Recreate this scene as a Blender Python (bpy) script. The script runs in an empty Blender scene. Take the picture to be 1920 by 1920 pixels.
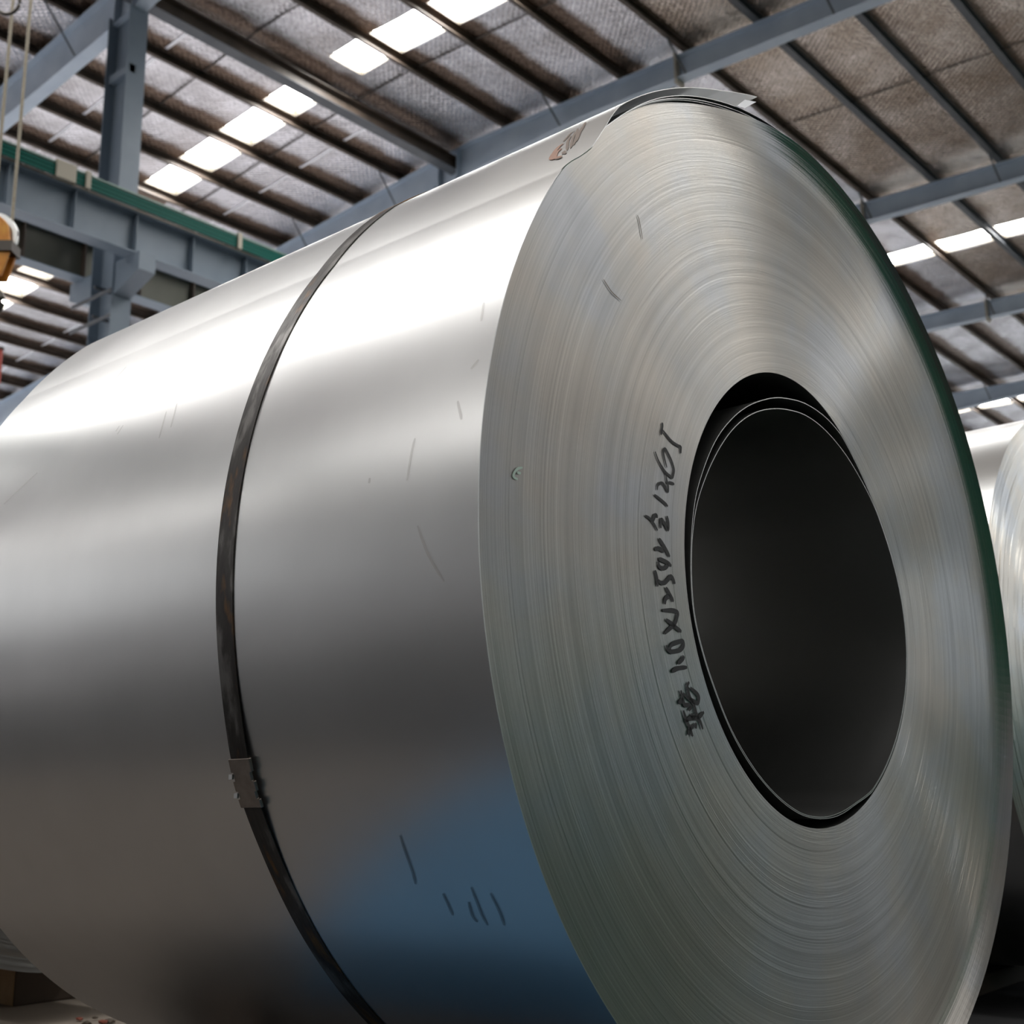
import bpy, bmesh, math, random
from mathutils import Vector, Matrix
random.seed(7)
S = bpy.context.scene
COL = S.collection
PI = math.pi
ZA = 0.76                       # height of the coil axis above the floor
BROT = math.radians(-0.7)       # coil axis is turned a hair from the building grid

# ------------------------------------------------------------------ camera
cam_data = bpy.data.cameras.new('camera')
cam = bpy.data.objects.new('camera', cam_data)
COL.objects.link(cam)
S.camera = cam
CAM = Vector((0.81225, -1.62134, -0.2846 + ZA))
R_, U_, F_ = (0.761297, 0.648298, -0.011688), (0.155538, -0.165089, 0.973937), (-0.629472, 0.743274, 0.226517)
cam.matrix_world = Matrix(((R_[0], U_[0], -F_[0], CAM.x), (R_[1], U_[1], -F_[1], CAM.y), (R_[2], U_[2], -F_[2], CAM.z), (0, 0, 0, 1)))
cam_data.sensor_width = 36.0
cam_data.lens = 36.0 * 2346.0 / 1920.0
cam_data.clip_end = 300
cam_data.dof.use_dof = True
cam_data.dof.focus_distance = 1.62
cam_data.dof.aperture_fstop = 9.0

# ------------------------------------------------------------------ world, view, light levels
w = bpy.data.worlds.new('world'); S.world = w; w.use_nodes = True
w.node_tree.nodes['Background'].inputs[0].default_value = (0.75, 0.85, 1.0, 1)
w.node_tree.nodes['Background'].inputs[1].default_value = 1.0
S.view_settings.view_transform = 'Standard'
S.view_settings.look = 'None'
S.view_settings.exposure = 0.0
S.view_settings.gamma = 1.0
S.view_settings.use_curve_mapping = False
S.cycles.use_denoising = True
S.cycles.max_bounces = 8
S.cycles.diffuse_bounces = 4
S.cycles.glossy_bounces = 5
S.cycles.sample_clamp_indirect = 6.0
SKY_E = 38.0        # roof-light sheets
WALL_E = 3.0        # glowing fill bands added to the walls

# ------------------------------------------------------------------ helpers
class MB:
    def __init__(s): s.v = []; s.f = []
    def add(s, vs, fs):
        n = len(s.v); s.v += [tuple(p) for p in vs]; s.f += [tuple(n + i for i in f) for f in fs]; return s
    def box(s, x0, x1, y0, y1, z0, z1):
        return s.add([(x0,y0,z0),(x1,y0,z0),(x1,y1,z0),(x0,y1,z0),(x0,y0,z1),(x1,y0,z1),(x1,y1,z1),(x0,y1,z1)],
                     [(0,3,2,1),(4,5,6,7),(0,1,5,4),(1,2,6,5),(2,3,7,6),(3,0,4,7)])
    def hexa(s, p):   # 8 points: bottom 4 then top 4
        return s.add(p, [(0,3,2,1),(4,5,6,7),(0,1,5,4),(1,2,6,5),(2,3,7,6),(3,0,4,7)])
    def tube(s, pts, r, n=8):
        pts = [Vector(p) for p in pts]; vs = []; fs = []
        for i, p in enumerate(pts):
            t = (pts[min(i+1, len(pts)-1)] - pts[max(i-1, 0)]).normalized()
            a = t.cross(Vector((0, 0, 1)));
            if a.length < 1e-3: a = Vector((1, 0, 0))
            a.normalize(); b = t.cross(a)
            rr = r[i] if isinstance(r, (list, tuple)) else r
            vs += [p + rr*(math.cos(2*PI*k/n)*a + math.sin(2*PI*k/n)*b) for k in range(n)]
        for i in range(len(pts)-1):
            fs += [(i*n+k, i*n+(k+1) % n, (i+1)*n+(k+1) % n, (i+1)*n+k) for k in range(n)]
        fs += [tuple(range(n))[::-1], tuple((len(pts)-1)*n+k for k in range(n))]
        return s.add(vs, fs)
    def build(s, name, mat, parent=None, smooth=False):
        me = bpy.data.meshes.new(name); me.from_pydata(s.v, [], s.f); me.update()
        if mat: me.materials.append(mat)
        if smooth: me.polygons.foreach_set('use_smooth', [True]*len(me.polygons)); me.set_sharp_from_angle(angle=math.radians(38))
        if getattr(s, 'att', None):
            at = me.attributes.new('lift', 'FLOAT', 'POINT'); at.data.foreach_set('value', s.att)
        o = bpy.data.objects.new(name, me); COL.objects.link(o)
        if parent: o.parent = parent
        return o
def empty(name, loc=(0, 0, 0), rz=0):
    o = bpy.data.objects.new(name, None); COL.objects.link(o); o.location = loc; o.rotation_euler = (0, 0, rz); o.empty_display_size = .2
    return o
def tag(o, label=None, cat=None, group=None, kind=None):
    if label: o['label'] = label
    if cat: o['category'] = cat
    if group: o['group'] = group
    if kind: o['kind'] = kind
    return o
def dup(o, parent=None, name=None):
    c = o.copy(); COL.objects.link(c)
    if parent: c.parent = parent
    return c
def soften(o, wd=.004, seg=2):
    m = o.modifiers.new('bevel', 'BEVEL'); m.width = wd; m.segments = seg; m.limit_method = 'ANGLE'; return o

# ------------------------------------------------------------------ materials
def mat(name, col=(.5, .5, .5), rough=.5, metal=0., emit=None, strength=0, spec=.5):
    m = bpy.data.materials.new(name); m.use_nodes = True; b = m.node_tree.nodes['Principled BSDF']
    b.inputs['Base Color'].default_value = (*col, 1); b.inputs['Roughness'].default_value = rough; b.inputs['Metallic'].default_value = metal
    b.inputs['Specular IOR Level'].default_value = spec
    if emit: b.inputs['Emission Color'].default_value = (*emit, 1); b.inputs['Emission Strength'].default_value = strength
    return m
class NT:
    def __init__(s, m): s.t = m.node_tree; s.b = s.t.nodes['Principled BSDF']
    def n(s, ty, **kw):
        x = s.t.nodes.new(ty)
        for k, v in kw.items(): setattr(x, k, v)
        return x
    def l(s, a, b): s.t.links.new(a, b)
    def noise(s, scale, detail=4, vec=None, rough=.55, mapscale=None, obj=True):
        x = s.n('ShaderNodeTexNoise'); x.inputs['Scale'].default_value = scale; x.inputs['Detail'].default_value = detail; x.inputs['Roughness'].default_value = rough
        if vec is None:
            tc = s.n('ShaderNodeTexCoord'); vec = tc.outputs['Object']
        if mapscale:
            mp = s.n('ShaderNodeMapping'); mp.inputs['Scale'].default_value = mapscale; s.l(vec, mp.inputs[0]); vec = mp.outputs[0]
        s.l(vec, x.inputs['Vector']); return x.outputs['Fac']
    def ramp(s, fac, stops):
        r = s.n('ShaderNodeValToRGB'); e = r.color_ramp.elements
        while len(e) < len(stops): e.new(.5)
        for i, (p, c) in enumerate(stops): e[i].position = p; e[i].color = (*c, 1) if len(c) == 3 else c
        s.l(fac, r.inputs[0]); return r.outputs[0]
    def mrange(s, fac, a, b, c, d):
        r = s.n('ShaderNodeMapRange'); r.inputs[1].default_value = a; r.inputs[2].default_value = b; r.inputs[3].default_value = c; r.inputs[4].default_value = d
        s.l(fac, r.inputs[0]); return r.outputs[0]
    def bump(s, h, strength, dist, normal=None):
        b = s.n('ShaderNodeBump'); b.inputs['Strength'].default_value = strength; b.inputs['Distance'].default_value = dist; s.l(h, b.inputs['Height'])
        if normal: s.l(normal, b.inputs['Normal'])
        return b.outputs[0]
def speckle(name, c0, c1, scale, rough=.6, metal=0., bump=0., mapscale=None, lo=.35, hi=.65):
    m = mat(name, c0, rough, metal); t = NT(m)
    f = t.noise(scale, 5, mapscale=mapscale); t.l(t.ramp(f, [(lo, c0), (hi, c1)]), t.b.inputs['Base Color'])
    if bump: t.l(t.bump(f, bump, .01), t.b.inputs['Normal'])
    return m
def steel_sheet():
    m = mat('galvanised_sheet', (.73, .73, .72), .3, 1.); t = NT(m)
    f = t.noise(5, 3, mapscale=(1, 1, 1)); t.l(t.ramp(f, [(.3, (.70, .70, .69)), (.7, (.76, .76, .75))]), t.b.inputs['Base Color'])
    g = t.noise(2.2, 2); t.l(t.mrange(g, .3, .7, .27, .34), t.b.inputs['Roughness'])
    h = t.noise(3.0, 1, mapscale=(.6, 1, 1)); t.l(t.bump(h, .25, .006), t.b.inputs['Normal'])
    return m
def steel_face(name='coil_edge_steel', c0=(.35, .342, .328), c1=(.60, .59, .57), rough=.36):
    m = mat(name, c0, rough, 1.); t = NT(m)
    tc = t.n('ShaderNodeTexCoord'); mp = t.n('ShaderNodeMapping'); mp.inputs['Location'].default_value = (0, 0, -ZA); t.l(tc.outputs['Object'], mp.inputs[0])
    sep = t.n('ShaderNodeSeparateXYZ'); t.l(mp.outputs[0], sep.inputs[0])
    cmb = t.n('ShaderNodeCombineXYZ'); t.l(sep.outputs[1], cmb.inputs[0]); t.l(sep.outputs[2], cmb.inputs[1])
    ln = t.n('ShaderNodeVectorMath', operation='LENGTH'); t.l(cmb.outputs[0], ln.inputs[0])
    c2 = t.n('ShaderNodeCombineXYZ'); t.l(ln.outputs['Value'], c2.inputs[0])
    f = t.noise(330, 3, vec=c2.outputs[0], rough=.7); g = t.noise(60, 3, vec=c2.outputs[0], rough=.6)
    big = t.noise(7, 2, vec=tc.outputs['Object'])
    mx = t.n('ShaderNodeMath', operation='ADD'); t.l(f, mx.inputs[0]); t.l(g, mx.inputs[1])
    m2 = t.n('ShaderNodeMath', operation='MULTIPLY_ADD'); t.l(big, m2.inputs[0]); m2.inputs[1].default_value = .35; t.l(mx.outputs[0], m2.inputs[2])
    tint = t.ramp(t.noise(4.5, 4, vec=tc.outputs['Object']), [(.38, (.95, .985, 1.05)), (.5, (1., .99, .97)), (.62, (1.04, .985, .92))])
    mt = t.n('ShaderNodeMix', data_type='RGBA', blend_type='MULTIPLY'); mt.inputs[0].default_value = 1.; t.l(t.ramp(t.mrange(m2.outputs[0], .7, 1.65, 0, 1), [(.1, c0), (.9, c1)]), mt.inputs[6]); t.l(tint, mt.inputs[7]); t.l(mt.outputs[2], t.b.inputs['Base Color'])
    t.l(t.bump(f, .45, .0006), t.b.inputs['Normal'])
    t.b.inputs['Anisotropic'].default_value = .85; t.b.inputs['Anisotropic Rotation'].default_value = .25
    at = t.n('ShaderNodeAttribute', attribute_name='lift')
    t.l(t.mrange(at.outputs['Fac'], .05, .5, rough, .13), t.b.inputs['Roughness']); t.l(t.mrange(at.outputs['Fac'], .05, .5, .85, .1), t.b.inputs['Anisotropic'])
    tg = t.n('ShaderNodeTangent'); tg.direction_type = 'RADIAL'; tg.axis = 'X'; t.l(tg.outputs[0], t.b.inputs['Tangent'])
    return m
M_SHEET = steel_sheet()
M_FACE = steel_face()
M_FACE2 = steel_face('bright_coil_edge_steel', (.72, .72, .70), (.84, .84, .82), .33)
M_EDGE = mat('cut_sheet_edge', (.62, .62, .60), .4, 1.)
M_INNER = mat('shaded_inner_steel', (.37, .37, .36), .34, 1.)  # sheet steel darkened in colour: shade of core, tail underside and rear coil
def strap_mat():
    m = mat('blackened_strap', (.05, .045, .04), .34, .7); t = NT(m)
    f = t.noise(30, 5, mapscale=(1, .35, .35)); g = t.noise(260, 3, mapscale=(1, .15, .15))
    a = t.ramp(f, [(.36, (.16, .15, .14)), (.46, (.05, .045, .04)), (.56, (.035, .03, .028)), (.68, (.17, .085, .025))]); t.l(a, t.b.inputs['Base Color'])
    t.l(t.mrange(g, .3, .7, .28, .5), t.b.inputs['Roughness']); t.l(t.bump(g, .2, .001), t.b.inputs['Normal']); return m
M_STRAP = strap_mat()
M_SEAL = speckle('seal_steel', (.26, .22, .19), (.34, .29, .25), 60, .4, .9)
M_INK = mat('black_marker_ink', (.012, .011, .012), .55)
M_GREYINK = mat('grey_smear', (.02, .025, .03), .5); M_GREYINK.node_tree.nodes['Principled BSDF'].inputs['Alpha'].default_value = .42
M_RUST = mat('rust_ink', (.36, .20, .14), .6)
M_BROWN = mat('brown_ink', (.20, .15, .12), .6)
M_SCR = mat('scratch_dark', (.16, .13, .10), .5, .5)
M_DAB = mat('pale_green_paint', (.55, .68, .60), .6)
M_FAINT = mat('faint_scuff', (.42, .35, .29), .5); M_FAINT.node_tree.nodes['Principled BSDF'].inputs['Alpha'].default_value = .20
M_TAG = mat('white_paper', (.85, .86, .9), .6)
M_BLUE = speckle('blue_grey_paint', (.22, .28, .345), (.26, .32, .385), 1.5, .45, 0, 0)
M_RAFTER = speckle('blue_grey_paint_lightened', (.46, .55, .66), (.54, .63, .73), 1.5, .45, 0, 0)  # lighter copy of the column paint, making up for weak light on rafters
M_PURLIN = speckle('purlin_paint', (.085, .066, .052), (.135, .10, .078), 2.5, .5, .0)
M_PURLIN2 = speckle('purlin_grey_paint', (.10, .11, .125), (.14, .15, .165), 2.0, .5, 0)
M_OLIVE = speckle('olive_grey_paint', (.12, .125, .095), (.15, .15, .12), 1.2, .6)
M_GREEN = mat('green_pvc', (.003, .13, .10), .55, spec=.2)
M_PALEG = mat('pale_green_pvc', (.25, .38, .33), .4)
M_BEIGE = mat('beige_plastic', (.55, .50, .40), .5)
M_SKY = mat('rooflight_sheet', (.9, .9, .9), .5, 0, (1.0, .985, .965), SKY_E)
M_FILL_LEFT = mat('dim_fill_sheet', (.5, .5, .5), .6, 0, (.95, .97, 1.0), .64)
M_FILL_RIGHT = mat('dim_fill_sheet_right', (.5, .5, .5), .6, 0, (.93, .96, 1.0), .30)
M_JAMB = mat('pale_flashing', (.085, .072, .052), .6)
M_PLATE = mat('pale_plate', (.42, .38, .31), .5)
M_FILL = mat('fill_wall_sheet', (.8, .8, .8), .5, 0, (.92, .96, 1.0), WALL_E)
M_ORANGE = speckle('orange_enamel', (.62, .22, .03), (.75, .34, .05), 14, .45)
M_STEEL = mat('bright_steel', (.6, .6, .58), .3, 1.)
M_DKSTEEL = mat('dark_greased_steel', (.10, .09, .08), .4, .8)
M_ROPE = speckle('wire_rope', (.30, .26, .20), (.40, .36, .28), 80, .6, .3)
M_RED = mat('red_paint', (.45, .06, .04), .5)
M_WALL = speckle('wall_sheet_grey', (.20, .205, .21), (.26, .265, .27), .8, .6)
M_WALLD = speckle('wall_sheet_dark', (.03, .032, .035), (.045, .047, .05), .8, .8)
M_DADO = speckle('dark_green_wall_paint', (.006, .075, .045), (.010, .095, .058), .8, .6)
M_WALLU = speckle('wall_sheet_pale', (.62, .64, .66), (.70, .72, .74), .8, .6)
M_WOODD = speckle('shaded_timber', (.06, .045, .035), (.10, .07, .05), 9, .8, 0, .3, mapscale=(1, .15, 1))  # timber with the shade under the coils put into its colour
M_WOOD = speckle('rough_timber', (.26, .15, .07), (.38, .24, .12), 9, .75, 0, .3, mapscale=(1, .15, 1))
M_BMAT = speckle('blue_rubber_mat', (.007, .055, .115), (.010, .068, .14), 12, .7)
def foil_mat(name, c0, c1, refl_band=False):
    m = mat(name, c1, .26, .95); t = NT(m)
    f = t.noise(7.0, 2); g = t.noise(1.1, 3); v = t.noise(20, 2, mapscale=(1, .5, 1))
    base = t.ramp(g, [(.35, c0), (.65, c1)])
    if refl_band:      # brown band beside every purlin: its reflection painted into the foil
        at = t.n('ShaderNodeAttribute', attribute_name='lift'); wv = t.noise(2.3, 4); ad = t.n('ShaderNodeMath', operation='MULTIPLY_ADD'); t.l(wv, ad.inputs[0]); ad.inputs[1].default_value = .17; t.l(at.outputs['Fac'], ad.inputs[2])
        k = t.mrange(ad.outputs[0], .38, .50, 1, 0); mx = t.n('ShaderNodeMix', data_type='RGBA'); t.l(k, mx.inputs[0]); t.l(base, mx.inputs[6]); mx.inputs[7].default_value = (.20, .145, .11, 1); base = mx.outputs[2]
    t.l(base, t.b.inputs['Base Color'])
    b1 = t.bump(f, .55, .035)
    tc = t.n('ShaderNodeTexCoord'); sp = t.n('ShaderNodeSeparateXYZ'); t.l(tc.outputs['Object'], sp.inputs[0])
    def mth(op, a, b):
        x = t.n('ShaderNodeMath', operation=op)
        for i, q in enumerate((a, b)):
            if isinstance(q, (int, float)): x.inputs[i].default_value = q
            else: t.l(q, x.inputs[i])
        return x.outputs[0]
    wob = mth('MULTIPLY', v, .10)
    sa = mth('SINE', mth('MULTIPLY', mth('ADD', mth('ADD', sp.outputs[0], sp.outputs[1]), wob), 2*PI/.26), 0); sb = mth('SINE', mth('MULTIPLY', mth('ADD', mth('SUBTRACT', sp.outputs[0], sp.outputs[1]), wob), 2*PI/.26), 0)
    b2 = t.bump(mth('ABSOLUTE', mth('MULTIPLY', sa, sb), 0), .55, .022, b1); t.l(b2, t.b.inputs['Normal']); return m
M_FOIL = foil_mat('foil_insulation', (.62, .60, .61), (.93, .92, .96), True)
M_FOIL2 = foil_mat('dark_reflection_foil', (.46, .375, .30), (.68, .60, .53))  # dark floor reflected in the right slope, put into the foil colour
M_TAPE = mat('foil_tape', (.85, .86, .9), .3, .6)
def floor_mat():
    m = mat('floor_concrete', (.3, .29, .27), .6); t = NT(m)
    tc = t.n('ShaderNodeTexCoord'); sep = t.n('ShaderNodeSeparateXYZ'); t.l(tc.outputs['Object'], sep.inputs[0])
    f = t.noise(1.6, 6); g = t.noise(45, 4)
    con = t.ramp(f, [(.3, (.065, .054, .045)), (.7, (.098, .083, .07))])
    grn = t.ramp(f, [(.3, (.007, .040, .022)), (.7, (.011, .055, .032))])
    lit = t.ramp(f, [(.3, (.74, .72, .74)), (.7, (.86, .84, .86))])  # far bay painted pale so that it brightens the roof foil
    mk = t.mrange(sep.outputs[0], .30, .31, 0, 1)
    mx = t.n('ShaderNodeMix', data_type='RGBA'); t.l(mk, mx.inputs[0]); t.l(con, mx.inputs[6]); t.l(grn, mx.inputs[7])
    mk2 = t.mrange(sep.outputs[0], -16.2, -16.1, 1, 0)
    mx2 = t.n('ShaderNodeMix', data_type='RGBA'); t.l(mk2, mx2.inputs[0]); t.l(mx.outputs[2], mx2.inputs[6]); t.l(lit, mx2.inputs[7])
    dark_strip = t.ramp(f, [(.3, (.010, .010, .011)), (.7, (.017, .0165, .0165))])  # dark floor strips painted in to darken the reflections on the coils
    ya0 = t.mrange(sep.outputs[1], -1.45, -1.40, 1, 0); yb0 = t.mrange(sep.outputs[1], .85, .95, 0, 1); yc0 = t.mrange(sep.outputs[1], 9.0, 9.1, 1, 0)
    yd0 = t.n('ShaderNodeMath', operation='MULTIPLY'); t.l(yb0, yd0.inputs[0]); t.l(yc0, yd0.inputs[1])
    ye0 = t.n('ShaderNodeMath', operation='ADD'); t.l(ya0, ye0.inputs[0]); t.l(yd0.outputs[0], ye0.inputs[1]); ya = ye0.outputs[0]
    xa_ = t.mrange(sep.outputs[0], -15.5, -15.4, 0, 1); mm = t.n('ShaderNodeMath', operation='MULTIPLY'); t.l(ya, mm.inputs[0]); t.l(xa_, mm.inputs[1])
    mx3 = t.n('ShaderNodeMix', data_type='RGBA'); t.l(mm.outputs[0], mx3.inputs[0]); t.l(mx2.outputs[2], mx3.inputs[6]); t.l(dark_strip, mx3.inputs[7])
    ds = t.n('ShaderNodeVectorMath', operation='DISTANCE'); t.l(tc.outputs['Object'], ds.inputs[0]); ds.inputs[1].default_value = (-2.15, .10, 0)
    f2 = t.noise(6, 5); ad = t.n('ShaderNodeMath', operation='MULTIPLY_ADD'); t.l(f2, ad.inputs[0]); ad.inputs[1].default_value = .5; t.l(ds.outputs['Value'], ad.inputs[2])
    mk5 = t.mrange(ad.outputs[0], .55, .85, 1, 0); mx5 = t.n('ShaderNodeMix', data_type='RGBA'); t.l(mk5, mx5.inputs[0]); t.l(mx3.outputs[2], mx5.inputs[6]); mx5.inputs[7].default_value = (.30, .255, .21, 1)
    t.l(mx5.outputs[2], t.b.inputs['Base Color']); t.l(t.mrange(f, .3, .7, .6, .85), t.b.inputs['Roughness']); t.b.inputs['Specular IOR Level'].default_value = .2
    t.l(t.bump(g, .25, .004), t.b.inputs['Normal']); return m
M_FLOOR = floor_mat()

# ------------------------------------------------------------------ building shell (metres; X across the hall, Y along it)
def rel(x, y, z): return (x + CAM.x, y + CAM.y, z + CAM.z)
XR, ZR = -16.45, 13.95            # ridge, height of the purlin undersides there (relative to the camera)
def purlin_z(x): return ZR - (.06*(XR - x) if x < XR else .038*(x - XR))
PUR_H = .17
def drift(x): return .025*max(0., XR - x)
LEFT = [-1.2465, -1.3545, -1.474, -1.59, -1.7, -1.818, -1.937, -2.06, -2.187, -2.303, -2.4195, -2.5285, -2.6665, -2.7865, -2.9077, -3.03, -3.15, -3.27]
hl = ZR + .06*(-XR)
PX = [r*(ZR - .06*XR)/(1 - .06*r) for r in LEFT]
PX.sort()
PX += [XR + .9 + 1.5*k for k in range(0, 20)]
X0, X1 = PX[0] - .4, PX[-1] + .4
Y0, Y1 = -30., 56.
ROWS = [-16.9, -1.25, 14.2, 29.75, 44.4]
ROWW = .85
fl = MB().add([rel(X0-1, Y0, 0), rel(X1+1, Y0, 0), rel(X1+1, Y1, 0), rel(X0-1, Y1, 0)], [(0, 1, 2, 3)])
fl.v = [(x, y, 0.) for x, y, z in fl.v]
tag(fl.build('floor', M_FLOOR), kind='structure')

ceil = tag(empty('ceiling', (0, 0, 0)), kind='structure')
def sag(u): return -.03*(max(0., math.sin(PI*u))**.8)
for i in range(len(PX)-1):
    xa, xb = PX[i], PX[i+1]
    za, zb = purlin_z(xa)+PUR_H, purlin_z(xb)+PUR_H
    ridge = xa < XR < xb
    nu = 8
    m = MB()
    ys = [Y0]
    for r in ROWS: ys += [r + drift(.5*(xa+xb)), r + ROWW + drift(.5*(xa+xb))]
    ys.append(Y1)
    def P(u, y):
        x = xa + (xb-xa)*u; z = za + (zb-za)*u + sag(u)
        if ridge: z = za + (zb-za)*u + .02 + sag(u)
        return rel(x, y, z)
    for k in range(len(ys)-1):
        hole = k % 2 == 1
        a, b = ys[k], ys[k+1]
        nv = 1 if hole else 24
        us = [j/nu for j in range(nu+1)]
        if hole:
            # closed margins of foil on both sides of the roof light
            for (u0, u1) in ((0, .11), (.92, 1.)) if not ridge else ((0, .46), (.92, 1.)):
                q = [P(u0+(u1-u0)*j/4, yy) for yy in (a, b) for j in range(5)]
                m.add(q, [(j, j+1, j+6, j+5) for j in range(4)])
            continue
        q = [P(u, a + (b-a)*v/nv) for v in range(nv+1) for u in us]
        m.add(q, [(v*(nu+1)+j, v*(nu+1)+j+1, (v+1)*(nu+1)+j+1, (v+1)*(nu+1)+j) for v in range(nv) for j in range(nu)])
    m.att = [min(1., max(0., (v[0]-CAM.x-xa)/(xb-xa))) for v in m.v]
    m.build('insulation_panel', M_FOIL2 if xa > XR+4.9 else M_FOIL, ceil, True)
    if 1:
        ul = .46 if ridge else .11
        for k in range(1, len(ys)-1, 2):
            a, b = ys[k], ys[k+1]
            if -27.4 < .5*(xa+xb) < -23.1:
                q = [P(u, yy) for yy in (a, b) for u in (0, .25, .5, .75, 1)]; MB().add(q, [(j, j+1, j+6, j+5) for j in range(4)]).build('insulation_patch', M_FOIL, ceil); continue
            top = .09
            c = [P(ul, a), P(.92, a), P(.92, b), P(ul, b)]
            zt = max(p[2] for p in c) + top
            ct = [(p[0], p[1], zt) for p in c]
            MB().add(ct, [(0, 1, 2, 3)]).build('skylight_panel', M_SKY, ceil)
            MB().add(c + ct, [(0, 1, 5, 4), (1, 2, 6, 5), (2, 3, 7, 6), (3, 0, 4, 7)]).build('skylight_frame', M_JAMB, ceil)
# purlins: C sections open to +X, running the length of the hall
def c_section(x, z, h, wd, t=.008, lip=.02, flip=1):
    m = MB(); y0, y1 = CAM.y+Y0, CAM.y+Y1
    def bx(a, b, c, d):
        a, b = sorted((x+flip*a+CAM.x, x+flip*b+CAM.x)); m.box(a, b, y0, y1, z+c+CAM.z, z+d+CAM.z)
    bx(0, t, 0, h); bx(t, wd, 0, t); bx(t, wd, h-t, h); bx(wd-t, wd, t, lip); bx(wd-t, wd, h-lip, h-t)
    return m
for i, x in enumerate(PX):
    right = x > XR + 6.2
    c_section(x, purlin_z(x), PUR_H-.005, .085 if not right else .13).build('purlin', M_PURLIN2 if right else M_PURLIN, ceil)
# sag rods and foil tapes
def rods(xa, xb, y, mt, name, r, dz):
    m = MB(); n = 12
    m.tube([rel(xa+(xb-xa)*k/n, y+drift(xa+(xb-xa)*k/n), purlin_z(xa+(xb-xa)*k/n)+dz) for k in range(n+1)], r, 6); m.build(name, mt, ceil)
rods(-24, -15.3, 12.75, M_DKSTEEL, 'sag_rod', .014, .12)
rods(-24, -12, 15.55, M_DKSTEEL, 'sag_rod', .014, .12)
rods(-12, -2, 22.0, M_DKSTEEL, 'sag_rod', .014, .12)
def tape(xa, xb, y):
    m = MB()
    for i in range(len(PX)-1):
        a, b = PX[i], PX[i+1]
        if a < xa-1.6 or b > xb+1.6 or a < XR < b: continue
        q = []
        for j in range(1, 8):
            u = .14+.72*(j-1)/6; x = a+(b-a)*u; z = purlin_z(a)+PUR_H+(purlin_z(b)-purlin_z(a))*u+sag(u)-.012
            q += [rel(x, y+drift(x)-.035, z), rel(x, y+drift(x)+.035, z)]
        m.add(q, [(2*j, 2*j+1, 2*j+3, 2*j+2) for j in range(6)])
    m.build('foil_tape', M_TAPE, ceil)
tape(-24, -18, 11.85); tape(-24, -18, 16.35); tape(-38, -28, 17.0)
# walls; their glowing bands are added to brighten the coil and roof
def wall(name, axis, pos, a, b, z0, z1, bands, mfill=None):
    zs = [z0]
    for p, q in bands: zs += [p, q]
    zs.append(z1)
    m = MB(); g = MB()
    for k in range(len(zs)-1):
        q = [(pos, a, zs[k]), (pos, b, zs[k]), (pos, b, zs[k+1]), (pos, a, zs[k+1])] if axis == 0 else [(a, pos, zs[k]), (b, pos, zs[k]), (b, pos, zs[k+1]), (a, pos, zs[k+1])]
        (g if k % 2 else m).add(q, [(0, 1, 2, 3)])
    o = tag(m.build(name, M_WALLD if name == 'wall_left' else M_WALLU if name == 'wall_left_upper' else M_DADO if name == 'wall_right' else M_WALL), kind='structure')
    if g.v: tag(g.build('fill_band', mfill or M_FILL, o))
wx0, wx1, wy0, wy1 = X0+CAM.x, X1+CAM.x, Y0+CAM.y, Y1+CAM.y
wall('wall_left', 0, wx0, wy0, wy1, 0, 3.2, [])
wall('wall_left_upper', 0, wx0, wy0, wy1, 3.2, 15, [(6.0, 12.5)], M_FILL_LEFT)
wall('wall_right', 0, wx1, wy0, wy1, 0, 3.0, [])
wall('wall_right_upper', 0, wx1, wy0, 12., 3.0, 15, [])
wall('wall_right_middle', 0, wx1, 12., 40., 3.0, 15, [(3.6, 13.0)], M_FILL_RIGHT)
wall('wall_right_end', 0, wx1, 40., wy1, 3.0, 15, [(3.5, 8.0)])
wall('wall_front', 1, wy0, wx0, wx1, 0, 15, [])
wall('wall_back', 1, wy1, wx0, wx1, 0, 15, [(9.0, 11.0)])

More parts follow.
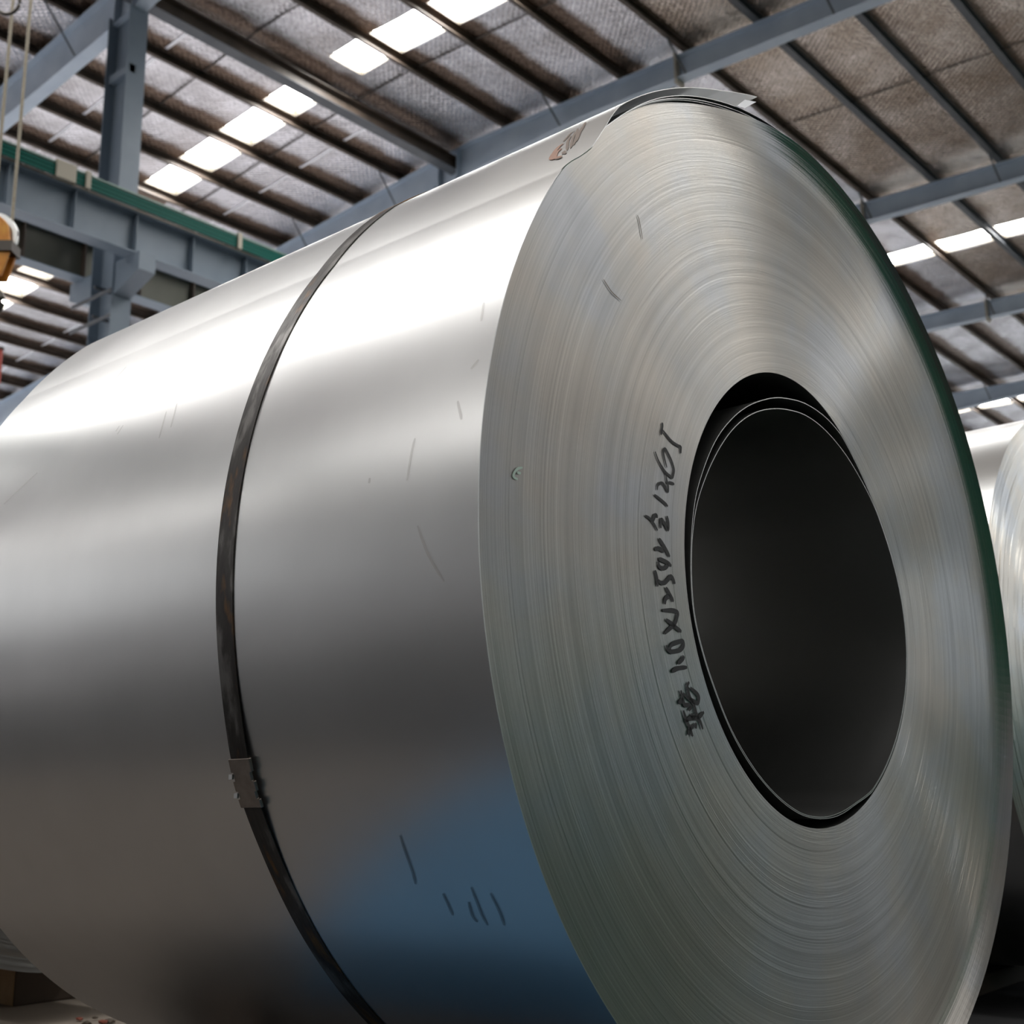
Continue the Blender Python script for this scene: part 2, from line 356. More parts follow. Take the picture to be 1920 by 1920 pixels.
# ------------------------------------------------------------------ steel frames
FY = [10.26, 18.30, 26.3, 34.3, 42.3]
FLAB = ['blue-grey steel rafter at the upper left, meeting the top of the tall column',
        'long blue-grey steel rafter crossing the picture just above the coil top',
        'short visible blue-grey rafter at right edge, highest of the three beside the coil',
        'blue-grey rafter at right edge between two rows of bright roof lights',
        'lowest blue-grey rafter at right edge, just above the second coil']
def depth(x):
    if x < XR-1: return .80
    return max(.48, .80 - .32*(x-XR+1)/4.0)
def rafter(i, y):
    root = tag(empty('steel_rafter', rel(XR, y, purlin_z(XR)-.5)), FLAB[i], 'rafter', 'rafters of the shed roof')
    loc = Vector(root.location)
    xs = sorted(set([PX[0], -30, -24, XR-1, XR, XR+1, XR+3, XR+4.5, XR+8, -2., PX[-1]]))
    def sect(hw, top, bot):
        m = MB()
        for a, b in zip(xs[:-1], xs[1:]):
            p = []
            for fn in (bot, top):
                for (x, s) in ((a, -1), (b, -1), (b, 1), (a, 1)):
                    q = Vector(rel(x, y+.7*drift(x)+s*hw, fn(x))) - loc; p.append(q)
            m.hexa(p)
        return m
    zt = lambda x: purlin_z(x)-.004
    sect(.125, zt, lambda x: zt(x)-.016).build('top_flange', M_RAFTER, root)
    sect(.125, lambda x: zt(x)-depth(x)+.016, lambda x: zt(x)-depth(x)).build('bottom_flange', M_RAFTER, root)
    sect(.006, lambda x: zt(x)-.016, lambda x: zt(x)-depth(x)+.016).build('web', M_RAFTER, root)
    for x in (-17.42, -16.86):
        if i < 2:
            m = MB(); q = Vector(rel(x, y, 0))-loc
            m.box(q.x-.01, q.x+.01, q.y-.12, q.y+.12, Vector(rel(0, 0, zt(x)-depth(x))).z-loc.z+.016, Vector(rel(0, 0, zt(x)-.02)).z-loc.z)
            m.build('stiffener_plate', M_RAFTER, root)
    x = -11.22; m = MB(); q = Vector(rel(x, y, 0))-loc
    m.box(q.x-.022, q.x+.022, q.y-.14, q.y+.14, Vector(rel(0, 0, zt(x)-depth(x))).z-loc.z-.10, Vector(rel(0, 0, zt(x))).z-loc.z+.06)
    m.build('end_plate', M_PLATE, root)
    for x in [p for p in PX if -23 < p < -4 and abs(p+17.1) > .9][::2]:
        for sgn in ((-1,) if i else (-1,)):
            m = MB(); a = Vector(rel(x+.04, y+sgn*.75, purlin_z(x)+.02))-loc; b = Vector(rel(x+.04, y+sgn*.1, purlin_z(x)-depth(x)+.03))-loc
            m.tube([a, b], .022, 4); m.build('fly_brace', M_PURLIN2, root)
for i, y in enumerate(FY): rafter(i, y)

def column(y, label, x0=-17.47, x1=-16.82):
    ztop = purlin_z(XR)-depth(XR)-.03
    root = tag(empty('steel_column', rel((x0+x1)/2, y, -CAM.z)), label, 'column')
    H = ztop + CAM.z; hx = (x1-x0)/2
    MB().box(-hx, -hx+.018, -.175, .175, 0, H).build('flange', M_BLUE, root)
    MB().box(hx-.018, hx, -.175, .175, 0, H).build('flange', M_BLUE, root)
    MB().box(-hx+.018, hx-.018, -.006, .006, 0, H).build('web', M_BLUE, root)
    zb = 8.50 + CAM.z
    for s in (1, -1):
        a, b = s*hx, s*(hx+.68)
        p = [(a, -.15, zb-.55), (b, -.15, zb-.30), (b, .15, zb-.30), (a, .15, zb-.55), (a, -.15, zb), (b, -.15, zb), (b, .15, zb), (a, .15, zb)]
        if s < 0: p = [p[1], p[0], p[3], p[2], p[5], p[4], p[7], p[6]]
        MB().hexa(p).build('corbel', M_BLUE, root)
    m = MB(); m.box(-hx-.25, hx+.25, -.35, -.33, zb-.62, zb-.56); m.box(-hx-.25, hx+.25, -.35, -.33, zb-1.05, zb-.99); m.build('ladder_rail', M_PURLIN2, root)
    m = MB()
    for z in (zb-.4, zb-.9, zb-1.4): m.box(-.02, .02, -.3, -.01, z, z+.05)
    m.build('ladder_rung', M_PURLIN2, root)
    MB().box(-hx, hx, -.12, -.01, H-1.25, H-1.1).build('cross_plate', M_BLUE, root)
    return root
column(FY[0], 'tall blue-grey steel column at the upper left behind the green rail')
column(FY[1], 'steel column under the rafter above the coil, mostly hidden behind the coil')
# longitudinal tie beam between the column heads
def tie_beam():
    m = empty('tie_beam', rel(-17.0, 0, 13.42)); tag(m, 'dark tie beam running down to the right from the tall column head', 'beam')
    a, b = CAM.y+Y0-m.location.y, CAM.y+Y1-m.location.y
    MB().box(-.13, .13, a, b, 0, .012).build('bottom_flange', M_PURLIN2, m)
    MB().box(-.008, .008, a, b, .012, .30).build('web', M_PURLIN, m)
    MB().box(-.13, .13, a, b, .30, .312).build('top_flange', M_PURLIN, m)
tie_beam()
def crane_beam(xc, label, near):
    root = tag(empty('crane_beam', rel(xc, 0, 8.50)), label, 'beam')
    a, b = Y0-Y0*0-0, Y1
    a, b = -29., 55.
    mw = M_BLUE if near else M_OLIVE
    MB().box(-.15, .15, a, b, 0, .018).build('bottom_flange', M_BLUE, root)
    MB().box(-.008, .008, a, b, .018, .66).build('web', mw, root)
    MB().box(-.17, .17, a, b, .66, .68).build('top_flange', M_BLUE, root)
    MB().box(-.035, .035, a, b, .68, .80).build('crane_rail', M_DKSTEEL, root)
    y = 3.70
    while y < 24:
        MB().box(-.14, .14, y-.008, y+.008, .02, .655).build('stiffener_plate', M_BLUE if near else M_PURLIN, root); y += 1.07
    return root
crane_beam(-16.40, 'blue-grey crane runway beam with stiffeners below the green conductor rail', True)
crane_beam(-17.88, 'darker crane runway beam behind the tall column, seen below the nearer one', False)
# green conductor rail on the runway beam
cr = tag(empty('conductor_rail', rel(-16.16, 0, 9.20)), 'green conductor rail along the top of the crane beam', 'rail')
for k in range(3):
    MB().box(-.02, .02, -29, 55, .0+.065*k, .05+.065*k).build('conductor_bar', M_GREEN, cr)
MB().box(-.03, .03, -29, 55, .195, .222).build('top_cover', M_PALEG, cr)
for y in (8.78, 9.15, 12.0, 14.6):
    wd = .16 if y == 8.78 else .04
    MB().box(-.035, .05, y-wd, y+wd, -.02, .26).build('joint_clamp', M_BEIGE, cr)

# ------------------------------------------------------------------ crane hook block hanging at the left edge
hk = tag(empty('hook_block', (-6.64, 1.96, 4.12)), 'orange crane hook block hanging at the left edge', 'hook')
def disc(r, y0, y1, n=28, cz=0, sx=1.):
    vs = [(sx*r*math.cos(2*PI*k/n), yy, cz+r*math.sin(2*PI*k/n)) for yy in (y0, y1) for k in range(n)]
    fs = [(k, (k+1) % n, n+(k+1) % n, n+k) for k in range(n)] + [tuple(range(n))[::-1], tuple(range(n, 2*n))]
    return vs, fs
hk.rotation_euler = (0, 0, math.radians(40))
MB().add(*disc(.165, -.02, .02)).build('sheave', M_STEEL, hk, False)
for s in (-1, 1):
    n = 24; pr = [(.13*math.cos(PI*k/n), .13*math.sin(PI*k/n)) for k in range(n+1)] + [(-.15, -.10), (-.10, -.30), (.10, -.30), (.15, -.10)]
    vs = [(x, s*.035, z) for x, z in pr] + [(x, s*.06, z) for x, z in pr]; N = len(pr)
    soften(MB().add(vs, [(k, (k+1) % N, N+(k+1) % N, N+k) for k in range(N)] + [tuple(range(N))[::-1], tuple(range(N, 2*N))]).build('cheek_plate', M_ORANGE, hk), .006)
MB().box(-.16, .16, -.075, .075, -.13, -.06).build('crosshead', M_DKSTEEL, hk)
MB().add(*disc(.03, -.085, .085)).build('axle_pin', M_DKSTEEL, hk)
hp = [(0, 0, -.28)] + [(.09*math.sin(a), 0, -.45-.09*math.cos(a+PI)*-1) for a in [x*.35 for x in range(0, 14)]]
MB().tube(hp, [.03]+[.034-.0012*k for k in range(14)], 10).build('hook', M_DKSTEEL, hk, True)
RL = 'thin wire rope rising from the hook block, %s of the two'
for (dx, lab) in ((.118, 'right'), (-.005, 'left')):
    c, s = math.cos(math.radians(40)), math.sin(math.radians(40))
    x, y = hk.location.x + c*dx, hk.location.y + s*dx
    tag(MB().tube([(x, y, 4.12), (x, y, 9.), (x, y, 13.6)], .011, 6).build('wire_rope', M_ROPE), RL % lab, 'rope', 'wire ropes of the crane hook')
lp = [(-6.03+.075*math.cos(a)*.76, 1.63+.075*math.cos(a)*.65, 5.40+.085*math.sin(a)) for a in [2*PI*k/20 for k in range(21)]]
lo = tag(MB().tube(lp + [(-6.0, 1.66, 6.5), (-6.0, 1.66, 13.6)], .011, 8).build('cable_loop', M_DKSTEEL, None, True), 'dark cable loop hanging at the top left corner', 'cable')
rp = tag(empty('red_panel', (-11.042, 4.282, 4.72)), 'sliver of a red panel at the left edge below the hook', 'panel')
MB().box(-.6, .0, -.02, .02, 0, .37).build('board', M_RED, rp)
MB().box(-.62, .01, -.03, .03, .37, .39).build('rim', M_DKSTEEL, rp)
rp.rotation_euler = (0, 0, math.radians(40))
MB().box(-.33, -.29, -.02, .02, -4.72, 0).build('post', M_DKSTEEL, rp)

# ------------------------------------------------------------------ coils
def ss(a, b, x): u = max(0., min(1., (x-a)/(b-a))); return u*u*(3-2*u)
def interp(tab, a):
    a = (a+180) % 360-180
    if a <= tab[0][0] or a >= tab[-1][0]:
        a0, r0 = tab[-1]; a1, r1 = tab[0]; a1 += 360
        if a < a0: a += 360
        return r0+(r1-r0)*(a-a0)/(a1-a0)
    for (a0, r0), (a1, r1) in zip(tab[:-1], tab[1:]):
        if a0 <= a <= a1:
            u = (a-a0)/(a1-a0) if a1 > a0 else 0; return r0+(r1-r0)*u
def smooth_tab(tab, n=360, it=10):
    r = [interp(tab, -180+360*k/n) for k in range(n)]
    for _ in range(it): r = [(r[k-1]+2*r[k]+r[(k+1) % n])/4 for k in range(n)]
    return lambda a: (lambda p: r[int(p) % n]+(r[(int(p)+1) % n]-r[int(p) % n])*(p-int(p)))(((a+180) % 360)/360*n)
def four(c):
    def f(a):
        t = math.radians(a); r = c[0]
        for k in range(1, (len(c)-1)//2+1): r += c[2*k-1]*math.cos(k*t)+c[2*k]*math.sin(k*t)
        return r
    return f
R_OUT = four([.7095, .0023, -.0040, -.0070, .0036, .0009, -.0018])
R_BODY = lambda a: R_OUT(a)-.0085*ss(56, 76, a)*(1-ss(122, 150, a))
R_IN = four([.31463, .01819, -.00716, -.0008, .00612, -.00474, -.00297, .00267, .00139])
TAB_A = [(-171, .3066), (-147, .3115), (-130, .3135), (-106, .3030), (-94, .3090), (-76, .3145), (-58, .3140), (-40, .3160), (-29, .3160), (-11, .3235), (5.5, .3165), (16.9, .3135), (25, .3072), (37, .3010), (46, .2950), (55, .2905), (66, .2860), (83, .2850), (90, .2870), (108, .2905), (126, .2890), (146, .2890), (158, .2955), (174, .3005)]
TAB_B = [(-171.6, .3050), (-163, .3060), (-147, .3100), (-130, .3115), (-120, .3065), (-106, .3014), (-94, .3060), (-84, .3110), (-76, .3128), (-69, .3122), (-59, .3122), (-49, .3125), (-39, .3140), (-29, .3150), (-19, .3195), (-11, .3215), (-3.5, .3195), (5.5, .3148), (14.5, .3095), (22.5, .3005), (30.5, .2930), (38, .2877), (46, .2830), (55, .2781), (63, .2740), (71, .2704), (82, .2680), (92, .2690), (113, .2682), (130, .2700), (150, .2800), (164, .2915), (175, .2990)]
ra_ = smooth_tab(TAB_A); rb_ = smooth_tab(TAB_B)
R_A = lambda a: min(ra_(a), R_IN(a)-.0035)
R_B = lambda a: min(rb_(a), R_A(a)-.0018)
def pt(x, a, r): t = math.radians(a); return (x, -r*math.cos(t), ZA+r*math.sin(t))   # a = 0 on the camera's flank, 90 on top
def shell(rf, xs, a0=-180, a1=180, n=360, th=.001, xe=None, closed=True, inward=True):
    """a wound sheet: outer skin, inner skin and the cut edge between them"""
    m = MB(); nn = n if closed else n+1; A = [a0+(a1-a0)*k/n for k in range(nn)]
    rows = []
    for skin in (0, 1):
        for x in (xs if skin == 0 else xs[::-1]):
            rows.append([pt(x + (xe(a) if xe and x == xs[-1] else 0), a, rf(a)-(th if skin else 0)) for a in A])
    vs = [p for r in rows for p in r]; fs = []
    R = len(rows)
    for i in range(R):
        j = (i+1) % R
        for k in range(n):
            k2 = (k+1) % nn
            fs.append((i*nn+k, i*nn+k2, j*nn+k2, j*nn+k))
    if not closed:
        fs += [tuple(i*nn for i in range(R)), tuple(i*nn+n for i in range(R))[::-1]]
    return m.add(vs, fs)
def ss(a, b, x): u = max(0., min(1., (x-a)/(b-a))); return u*u*(3-2*u)
def lift(a):           # where the outer wraps stand proud of the end face: far side, not on the near flank
    a = a % 360
    return ss(62, 95, a)*(1-ss(250, 285, a))
def face_mesh(rin, rout, rings, seg, jit, proud, wproud, seed=3):
    rnd = random.Random(seed); m = MB(); vs = []; fs = []
    A = [-180+360*k/seg for k in range(seg)]
    base = 0.; n = 0
    for j in range(rings):
        t0, t1 = j/rings, (j+1)/rings
        base = .9*base + rnd.gauss(0, jit*.5)
        tilt = rnd.gauss(0, jit*.5) * (2.4 if rnd.random() < .12 else 1)
        for t, dx in ((t0, base-tilt), (t1, base+tilt)):
            for a in A:
                r = rin(a)*(1-t)+rout(a)*t; d = (rout(a)-r)/wproud
                x = dx + (proud*lift(a)*(1-d)**1.5 if d < 1 else 0)
                vs.append(pt(x, a, r))
        for k in range(seg):
            k2 = (k+1) % seg
            fs.append((n+k, n+k2, n+seg+k2, n+seg+k))
            if j: fs.append((n-seg+k, n-seg+k2, n+k2, n+k))
        n += 2*seg
    m.att = [lift(A[i % seg])*max(0., 1-((n2 := (rout(A[i % seg]) - math.hypot(v[1], v[2]-ZA))/wproud))) if proud else 0. for i, v in enumerate(vs)]
    return m.add(vs, fs)
def ribbon(pts3, nrm, wd, taper=True, th=.0):
    """flat pen stroke lying on a surface with the given normals"""
    m = MB(); q = [Vector(p) for p in pts3]; ns = [Vector(v) for v in nrm]
    # resample smoothly
    P_, N_ = [], []
    for i in range(len(q)-1):
        p0, p1, p2, p3 = q[max(i-1, 0)], q[i], q[i+1], q[min(i+2, len(q)-1)]
        for s in range(5):
            u = s/5; P_.append(.5*((2*p1)+(p2-p0)*u+(2*p0-5*p1+4*p2-p3)*u*u+(3*p1-p0-3*p2+p3)*u**3)); N_.append(ns[i].lerp(ns[i+1], u))
    P_.append(q[-1]); N_.append(ns[-1]); vs = []
    for i, p in enumerate(P_):
        t = (P_[min(i+1, len(P_)-1)]-P_[max(i-1, 0)]).normalized(); b = N_[i].cross(t).normalized()
        e = min(i, len(P_)-1-i)/max(1, len(P_)-1); ww = wd*.5*(.55+.45*min(1, e*5)) if taper else wd*.5
        vs += [p-b*ww, p+b*ww]
    m.add(vs, [(2*i, 2*i+1, 2*i+3, 2*i+2) for i in range(len(P_)-1)])
    return m
def merge(ms):
    m = MB()
    for k in ms: m.add(k.v, k.f)
    return m

WRITING = [[[-0.3686,0.1717],[-0.3685,0.1664],[-0.3725,0.1548]],[[-0.3684,0.1621],[-0.3605,0.1574],[-0.3508,0.1524],[-0.3408,0.1497],[-0.3316,0.1489],[-0.3287,0.1501]],[[-0.3287,0.1501],[-0.3304,0.1399]],[[-0.3866,0.1305],[-0.3809,0.1216],[-0.3742,0.1151],[-0.3666,0.1092],[-0.3569,0.1057],[-0.3515,0.1046],[-0.3483,0.11],[-0.3469,0.1167],[-0.3517,0.1264],[-0.3585,0.1342],[-0.3645,0.1388],[-0.3684,0.1348],[-0.3679,0.1291],[-0.3648,0.1212],[-0.3625,0.1152]],[[-0.3611,0.0964],[-0.3548,0.0971],[-0.3475,0.0969]],[[-0.3853,0.0826],[-0.3831,0.0892],[-0.3748,0.0934],[-0.3687,0.0908],[-0.3629,0.0845],[-0.3615,0.0911],[-0.3637,0.0986],[-0.3666,0.1086]],[[-0.3919,0.0756],[-0.3807,0.0724],[-0.3702,0.069],[-0.3637,0.0659]],[[-0.4128,0.0463],[-0.4026,0.0439],[-0.3952,0.039],[-0.3878,0.032]],[[-0.3967,0.0418],[-0.3937,0.0484],[-0.3892,0.0502],[-0.389,0.0472]],[[-0.3809,0.0361],[-0.3789,0.0467],[-0.3721,0.0427],[-0.3658,0.0369],[-0.3647,0.0459],[-0.3664,0.0535]],[[-0.3955,0.0074],[-0.3884,0.0099],[-0.3831,0.0097],[-0.3763,0.0073]],[[-0.3858,0.0225],[-0.3758,0.0148],[-0.3641,0.0031]],[[-0.3883,-0.0028],[-0.3805,-0.0032],[-0.37,-0.0048],[-0.3614,-0.0078]],[[-0.3885,-0.0058],[-0.3872,-0.0117],[-0.3794,-0.0132],[-0.3713,-0.0096],[-0.37,-0.0048]],[[-0.3967,-0.0176],[-0.3934,-0.0262],[-0.3923,-0.0366]],[[-0.3918,-0.0285],[-0.385,-0.0312],[-0.3771,-0.0302],[-0.3697,-0.0253],[-0.3632,-0.0209],[-0.3581,-0.0243],[-0.3553,-0.0291]],[[-0.3753,-0.0356],[-0.3674,-0.0432],[-0.36,-0.051]],[[-0.3658,-0.0451],[-0.3721,-0.0468],[-0.3776,-0.0509],[-0.3785,-0.0565]],[[-0.3842,-0.0642],[-0.3723,-0.0629],[-0.3599,-0.0621],[-0.352,-0.0638],[-0.3543,-0.0701],[-0.3593,-0.0776],[-0.374,-0.087],[-0.3822,-0.0918]],[[-0.3775,-0.0744],[-0.363,-0.0795],[-0.3543,-0.0832],[-0.3456,-0.0859]],[[-0.3786,-0.1051],[-0.3771,-0.1096],[-0.3709,-0.1121],[-0.3621,-0.1113],[-0.3507,-0.1088],[-0.3438,-0.1045],[-0.3422,-0.1],[-0.345,-0.0973],[-0.3547,-0.0998],[-0.3644,-0.1026],[-0.3705,-0.1061],[-0.3708,-0.1104]],[[-0.3428,-0.1148],[-0.3455,-0.119],[-0.356,-0.1251]],[[-0.3697,-0.1359],[-0.3595,-0.1319],[-0.3499,-0.1299],[-0.3366,-0.1283]],[[-0.3336,-0.1456],[-0.3375,-0.1501],[-0.3368,-0.1557],[-0.3335,-0.1641],[-0.3263,-0.1714],[-0.3209,-0.1824],[-0.3166,-0.1878],[-0.3115,-0.194],[-0.3081,-0.2008]],[[-0.3318,-0.1524],[-0.3234,-0.1558],[-0.3151,-0.1605],[-0.3139,-0.1648],[-0.3175,-0.1701],[-0.326,-0.168],[-0.3352,-0.1659],[-0.3479,-0.1597]],[[-0.3523,-0.1566],[-0.3497,-0.1633],[-0.3478,-0.1687],[-0.3459,-0.1733],[-0.3366,-0.1732],[-0.3321,-0.1756],[-0.3371,-0.1797]],[[-0.3581,-0.1722],[-0.3485,-0.1666]],[[-0.3487,-0.1802],[-0.3447,-0.1885],[-0.3406,-0.1947],[-0.3351,-0.2034],[-0.3309,-0.21]],[[-0.3466,-0.1928],[-0.3339,-0.1885],[-0.3213,-0.188],[-0.3132,-0.1855],[-0.3039,-0.1799]],[[-0.3327,-0.1833],[-0.3299,-0.187],[-0.3279,-0.1912]],[[-0.3272,-0.1835],[-0.3244,-0.1877]],[[-0.3409,-0.2082],[-0.3349,-0.2017],[-0.329,-0.196]],[[-0.3239,-0.2005],[-0.3226,-0.1936]]]
SCRATCH = [[[-0.4056,0.4369],[-0.4021,0.431],[-0.3989,0.4187],[-0.3963,0.4073]],[[-0.4817,0.3255],[-0.4751,0.3203],[-0.4649,0.3139],[-0.4469,0.3088]]]
DAB = [[[-0.6362,0.0615],[-0.644,0.0588],[-0.6494,0.0536],[-0.6509,0.0485],[-0.6442,0.0473]],[[-0.6453,0.0544],[-0.6392,0.0548]]]
SMEAR = [[[-0.1497,-32.19],[-0.1489,-33.22],[-0.1495,-34.45]],[[-0.1035,-31.45],[-0.1038,-32.87],[-0.1048,-34.15],[-0.1038,-35.28]],[[-0.0792,-31.94],[-0.0776,-33.01],[-0.0774,-34.11],[-0.0794,-35.15]],[[-0.1162,-32.92],[-0.1197,-34.39],[-0.1163,-34.99]],[[-0.182,-26.57],[-0.1824,-28.43],[-0.1832,-30.26],[-0.1864,-31.37]]]
INK = [[[-.015,41.2],[-.0349,41.99],[-.0396,43.69],[-.0394,44.74],[-.035,44.96]],[[-.0274,41.34],[-.0335,42.87],[-.0302,43.67]],[[-.0399,45.79],[-.0416,46.99],[-.0428,48.11],[-.0393,48.47]],[[-.0129,42.31],[-.028,45],[-.0353,46.85]],[[-.0083,42.49],[-.0211,45.04],[-.0329,47.65]],[[-.007,43],[-.017,45.4],[-.037,48.81]],[[-.0156,41.72],[-.0186,42.39],[-.0102,41.47]],[[-.0072,43.82],[-.0171,46.1],[-.0292,48.65]],[[-.0184,46.69],[-.0272,48.74],[-.036,50.46]],[[-.0241,41.22],[-.0175,41.01],[-.013,41]]]
SCUFF = [[[-0.7478,21.64],[-0.7532,20.44]],[[-0.7589,21.79],[-0.7621,21.0]],[[-0.8661,34.17],[-0.8755,31.75]],[[-0.7852,31.68],[-0.7715,27.53]],[[-0.9661,18.71],[-1.0114,16.71],[-1.0422,15.33]],[[-0.6356,21.32],[-0.6262,17.53]],[[-0.6151,22.02],[-0.6049,18.53]],[[-0.1629,5.43],[-0.163,4.93]],[[-0.1026,4.28],[-0.0993,6.68],[-0.0961,8.12]],[[-0.0373,10.59],[-0.0282,8.67]],[[-0.0247,13.43],[-0.0152,14.18]],[[-0.1109,21.27],[-0.1023,21.99]],[[-0.084,0.02],[-0.0688,-2.67],[-0.0477,-5.13]],[[-0.0244,18.39],[-0.0285,20.57]]]

coil = tag(empty('steel_coil', (0, 0, 0), BROT), 'large silver galvanised steel coil in the foreground, strapped, with black handwriting on its end', 'coil')
LEN = 1.246
shell(R_BODY, [-LEN, -.9, -.6, -.3, -.001], n=480, th=.004).build('outer_wrap', M_SHEET, coil, True)
face_mesh(R_IN, lambda a: R_BODY(a)-.0005, 300, 300, .000026, .018, .050).build('end_face', M_FACE, coil)
m = MB(); seg = 120
for r0, r1 in ((R_IN, R_OUT),):
    A = [-180+360*k/seg for k in range(seg)]
    m.add([pt(-LEN, a, f(a)) for f in (r0, r1) for a in A], [(k, (k+1) % seg, seg+(k+1) % seg, seg+k) for k in range(seg)])
m.build('rear_face', M_FACE, coil)
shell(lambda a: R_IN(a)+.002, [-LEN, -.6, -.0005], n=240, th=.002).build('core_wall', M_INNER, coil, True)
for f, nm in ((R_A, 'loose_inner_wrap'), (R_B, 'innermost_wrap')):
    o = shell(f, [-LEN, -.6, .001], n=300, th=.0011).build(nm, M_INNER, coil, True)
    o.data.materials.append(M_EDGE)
    for p in o.data.polygons:
        if all(o.data.vertices[i].co.x > -.01 for i in p.vertices): p.material_index = 1; p.use_smooth = False
tag(bpy.data.objects['innermost_wrap'], 'innermost loose wrap sagging away from the core')
# the outermost sheet lifts off over the top and ends in a loose tail
TOP = [(30, 0), (38, .0008), (45, .0060), (52, .0112), (56, .0116), (63, .0133), (67, .0150), (71.7, .0180), (75.6, .0215), (79.8, .0295), (84.1, .040)]
def top_r(a):
    if a < 30: return R_OUT(a)+.0011
    return R_OUT(a)+.0011+interp(TOP, a)
def bulge(a): return interp([(-60, 0), (38.4, 0), (39.1, .008), (39.5, .024), (40.2, .033), (42.3, .0328), (45.1, .0286), (48.8, .0166), (52, .0075), (58, .001), (70, 0), (90, 0)], a)
o = shell(top_r, [-LEN, -.9, -.6, -.3, -.08, -.03, .0015], -60, 84.1, 500, .0010, bulge, False).build('outer_sheet', M_SHEET, coil, True)
o.data.materials.append(M_INNER)
for p in o.data.polygons:
    if p.vertices[0] >= 7*501 and all(v >= 7*501 for v in p.vertices): p.material_index = 1
tag(o, 'outermost sheet whose loose tail sticks up at the top')
for k, (c, e) in enumerate(((.0022, 128), (.0044, 138), (.0088, 158))):
    f = lambda a, c=c, e=e: R_BODY(a)+.0006+c*ss(48, 76, a)*(1-ss(118, e, a))
    shell(f, [-LEN, -.5, .004+.002*k], 46, 160, 180, .0010, None, False).build('loose_outer_wrap', M_SHEET, coil, True)
# white tag folded over the end of the tail
m = MB(); q = [(0.003, -0.1157, 0.729), (0.003, -0.0837, 0.7398), (0.012, -0.135, 0.7031), (0.011, -0.1547, 0.6981)]
vs = [(x, y, z+ZA) for x, y, z in q] + [(x-.001, y, z+ZA+.0006) for x, y, z in q]
m.hexa(vs).build('paper_tag', M_TAG, coil)
# strap and seal
def strap_r(a):
    return max(R_OUT(a), top_r(a) if -60 < a < 84 else 0)+.0016+.0045*math.exp(-((a+21)/6.)**2)
tag(shell(strap_r, [-.4335, -.4005], n=360, th=.0012).build('strap', M_STRAP, coil, True), 'blackened steel strap around the coil')
seal = MB(); rows = []
prof = [(-18.7, 0, 0), (-20.0, 0, 0), (-20.05, .004, .004), (-20.9, .004, .004), (-20.95, 0, 0), (-21.9, 0, 0), (-21.95, .004, .004), (-22.7, .004, .004), (-22.75, 0, 0), (-23.6, 0, 0)]
for (a, l, r) in prof:
    rows.append([pt(x, a, strap_r(a)+dz) for (x, dz) in ((-.4365+l, -.002), (-.4365+l, .0022), (-.396-r, .0022), (-.396-r, -.002))])
vs = [p for r in rows for p in r]; fs = []
for i in range(len(rows)-1):
    for k in range(4): fs.append((4*i+k, 4*i+(k+1) % 4, 4*i+4+(k+1) % 4, 4*i+4+k))
fs += [(0, 1, 2, 3)[::-1], tuple(len(vs)-4+k for k in range(4))]
so = seal.add(vs, fs).build('strap_seal', M_SEAL, bpy.data.objects['strap']); soften(so, .0006, 1)
nt = MB()
for a in (-20.4, -22.3):
    c = Vector(pt(-.436, a, strap_r(a)+.0028)); nt.box(c.x-.004, c.x+.003, c.y-.0012, c.y+.0012, c.z-.003, c.z+.003)
nt.build('crimp_tooth', M_STEEL, bpy.data.objects['strap'])
# marks
FX = .0012
def on_face(l): return [(FX, y, z+ZA) for y, z in l], [(1, 0, 0)]*len(l)
def on_side(l, d=.0016): return [pt(x, a, (top_r(a) if a > -58 else R_OUT(a))+d*.5) for x, a in l], [pt(0, a, 1)[0:1]+(pt(0, a, 1)[1], pt(0, a, 1)[2]-ZA) for x, a in l]
ms = []
for k, l in enumerate(WRITING): ms.append(ribbon(*on_face([tuple(p) for p in l]), .0038 if k < 8 else .0056))
tag(merge(ms).build('handwritten_marking', M_INK, coil), 'black marker handwriting giving size and weight')
for l in SCRATCH: ribbon(*on_face([tuple(p) for p in l]), .0016).build('scratch_mark', M_SCR, coil)
merge([ribbon(*on_face([tuple(p) for p in l]), .003) for l in DAB]).build('paint_dab', M_DAB, coil)
for l in SMEAR: ribbon(*on_side(l), .0048).build('smear_mark', M_GREYINK, coil)
merge([ribbon(*on_side(l), .0075) for l in INK[:2]]).build('rust_stain', M_RUST, coil)
merge([ribbon(*on_side(l), .0040) for l in INK[2:]]).build('ink_stain', M_BROWN, coil)
for l in SCUFF: ribbon(*on_side(l), .0035).build('scuff_mark', M_FAINT, coil)

def plain_coil(name, loc, R, rin, L, label, fm, seed, rz=BROT):
    root = tag(empty(name, loc, rz), label, 'coil')
    off = R-ZA
    def rt(a): return R
    def shift(m): m.v = [(x, y, z-ZA+R) for x, y, z in m.v]; return m
    shift(shell(lambda a: R, [-L, -L/2, 0], n=200, th=.004)).build('outer_wrap', M_SHEET, root, True)
    shift(face_mesh(lambda a: rin, lambda a: R-.0004, 90, 200, .0003, .010, .03, seed)).build('end_face', fm, root)
    shift(shell(lambda a: rin+.002, [-L, -L/2, -.0005], n=100, th=.002)).build('core_wall', M_INNER, root, True)
    A = [-180+3*k for k in range(120)]; m = MB()
    shift(m.add([pt(-L, a, r) for r in (rin, R) for a in A], [(k, (k+1) % 120, 120+(k+1) % 120, 120+k) for k in range(120)])).build('rear_face', fm, root)
    return root
plain_coil('steel_coil', (-.16, 1.86, .05), .71, .305, 1.25, 'second silver steel coil at the right edge behind the big one', M_FACE2, 5)
plain_coil('steel_coil', (-1.93, 0.02, .112), .60, .28, 1.2, 'dark coil glimpsed behind the lower left of the big coil', M_INNER, 6)
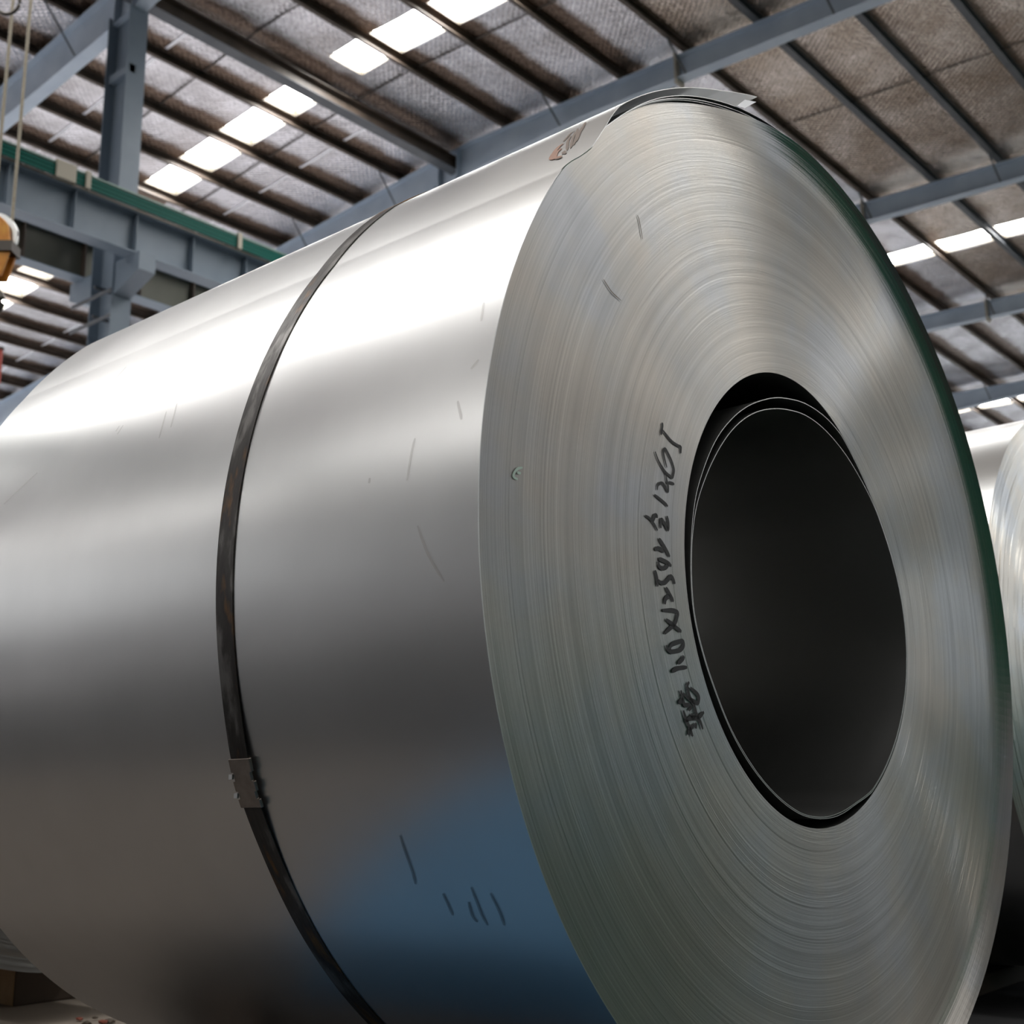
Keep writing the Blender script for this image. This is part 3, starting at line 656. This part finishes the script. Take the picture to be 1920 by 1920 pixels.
# timbers the coils rest on
def timber(loc, sx, sy, sz, label, rz=0, wedge=True):
    t = tag(empty('timber_skid', loc, rz), label, 'timber', 'timbers under the coils')
    soften(MB().box(-sx/2, sx/2, -sy/2, sy/2, 0, sz).build('beam', M_WOODD if wedge else M_WOOD, t), .004)
    for s in (-1, 1) if wedge else ():
        MB().hexa([(-sx/2, s*sy*.30-.05, sz), (sx/2, s*sy*.30-.05, sz), (sx/2, s*sy*.30+.05, sz), (-sx/2, s*sy*.30+.05, sz),
                   (-sx/2, s*sy*.30-.05+(.09 if s > 0 else 0), sz+.03), (sx/2, s*sy*.30-.05+(.09 if s > 0 else 0), sz+.03), (sx/2, s*sy*.30+.05-(.09 if s < 0 else 0), sz+.03), (-sx/2, s*sy*.30+.05-(.09 if s < 0 else 0), sz+.03)]).build('wedge', M_WOODD, t)
    return t
tb = timber((-2.33, .575, 0), .15, 1.0, .112, 'brown timber block at the bottom left corner, under the dark coil', 0, False)
MB().box(-.073, .073, -.502, -.5, .002, .11).build('lit_end_plate', M_WOOD, tb)  # lit end of the block, painted as a paler plate
tb.children[0].data.materials[0] = M_WOODD
timber((-.98, 0.0, 0), .14, .80, .036, 'timber under the rear half of the big coil')
timber((-.28, 0.0, 0), .14, .80, .036, 'timber under the front half of the big coil')
timber((-.50, 1.86, 0), .14, .80, .046, 'timber under the front half of the second coil')
timber((-1.20, 1.86, 0), .14, .80, .046, 'timber under the rear half of the second coil')
timber((-2.95, .03, 0), .14, .7, .108, 'timber under the rear half of the dark coil')
# blue rubber mat on the floor beside the front of the coil, seen only mirrored in the steel
bm = tag(empty('rubber_mat', (.0, -.85, 0)), 'blue mat on the floor, mirrored in the lower right of the coil flank', 'mat')
soften(MB().box(-.77, .30, -.50, .42, 0, .012).build('sheet', M_BMAT, bm), .004)
# crumbs of debris on the floor
M_CHIP = mat('dull_red_chip', (.22, .055, .03), .7)
rnd = random.Random(11)
for k in range(6):
    bmh = bmesh.new(); bmesh.ops.create_icosphere(bmh, subdivisions=1, radius=.006+.006*rnd.random())
    for v in bmh.verts: v.co *= .7+.6*rnd.random()
    me = bpy.data.meshes.new('debris_chip'); bmh.to_mesh(me); bmh.free(); me.materials.append(M_CHIP if k % 3 == 0 else M_SCR)
    o = bpy.data.objects.new('debris_chip', me); COL.objects.link(o); o.location = (*[(-1.924, 0.058), (-1.865, 0.04), (-1.909, 0.087), (-1.842, 0.065), (-1.849, 0.086), (-1.864, 0.119), (-1.799, 0.097)][k], .006)
    o.scale = (1.5, 1, .5)
    tag(o, 'small dull red chip on the pale floor at the bottom left edge' if k % 3 == 0 else 'small dark chip on the pale floor at the bottom left edge', 'debris', 'red debris chips' if k % 3 == 0 else 'dark debris chips')
bpy.context.view_layer.update()
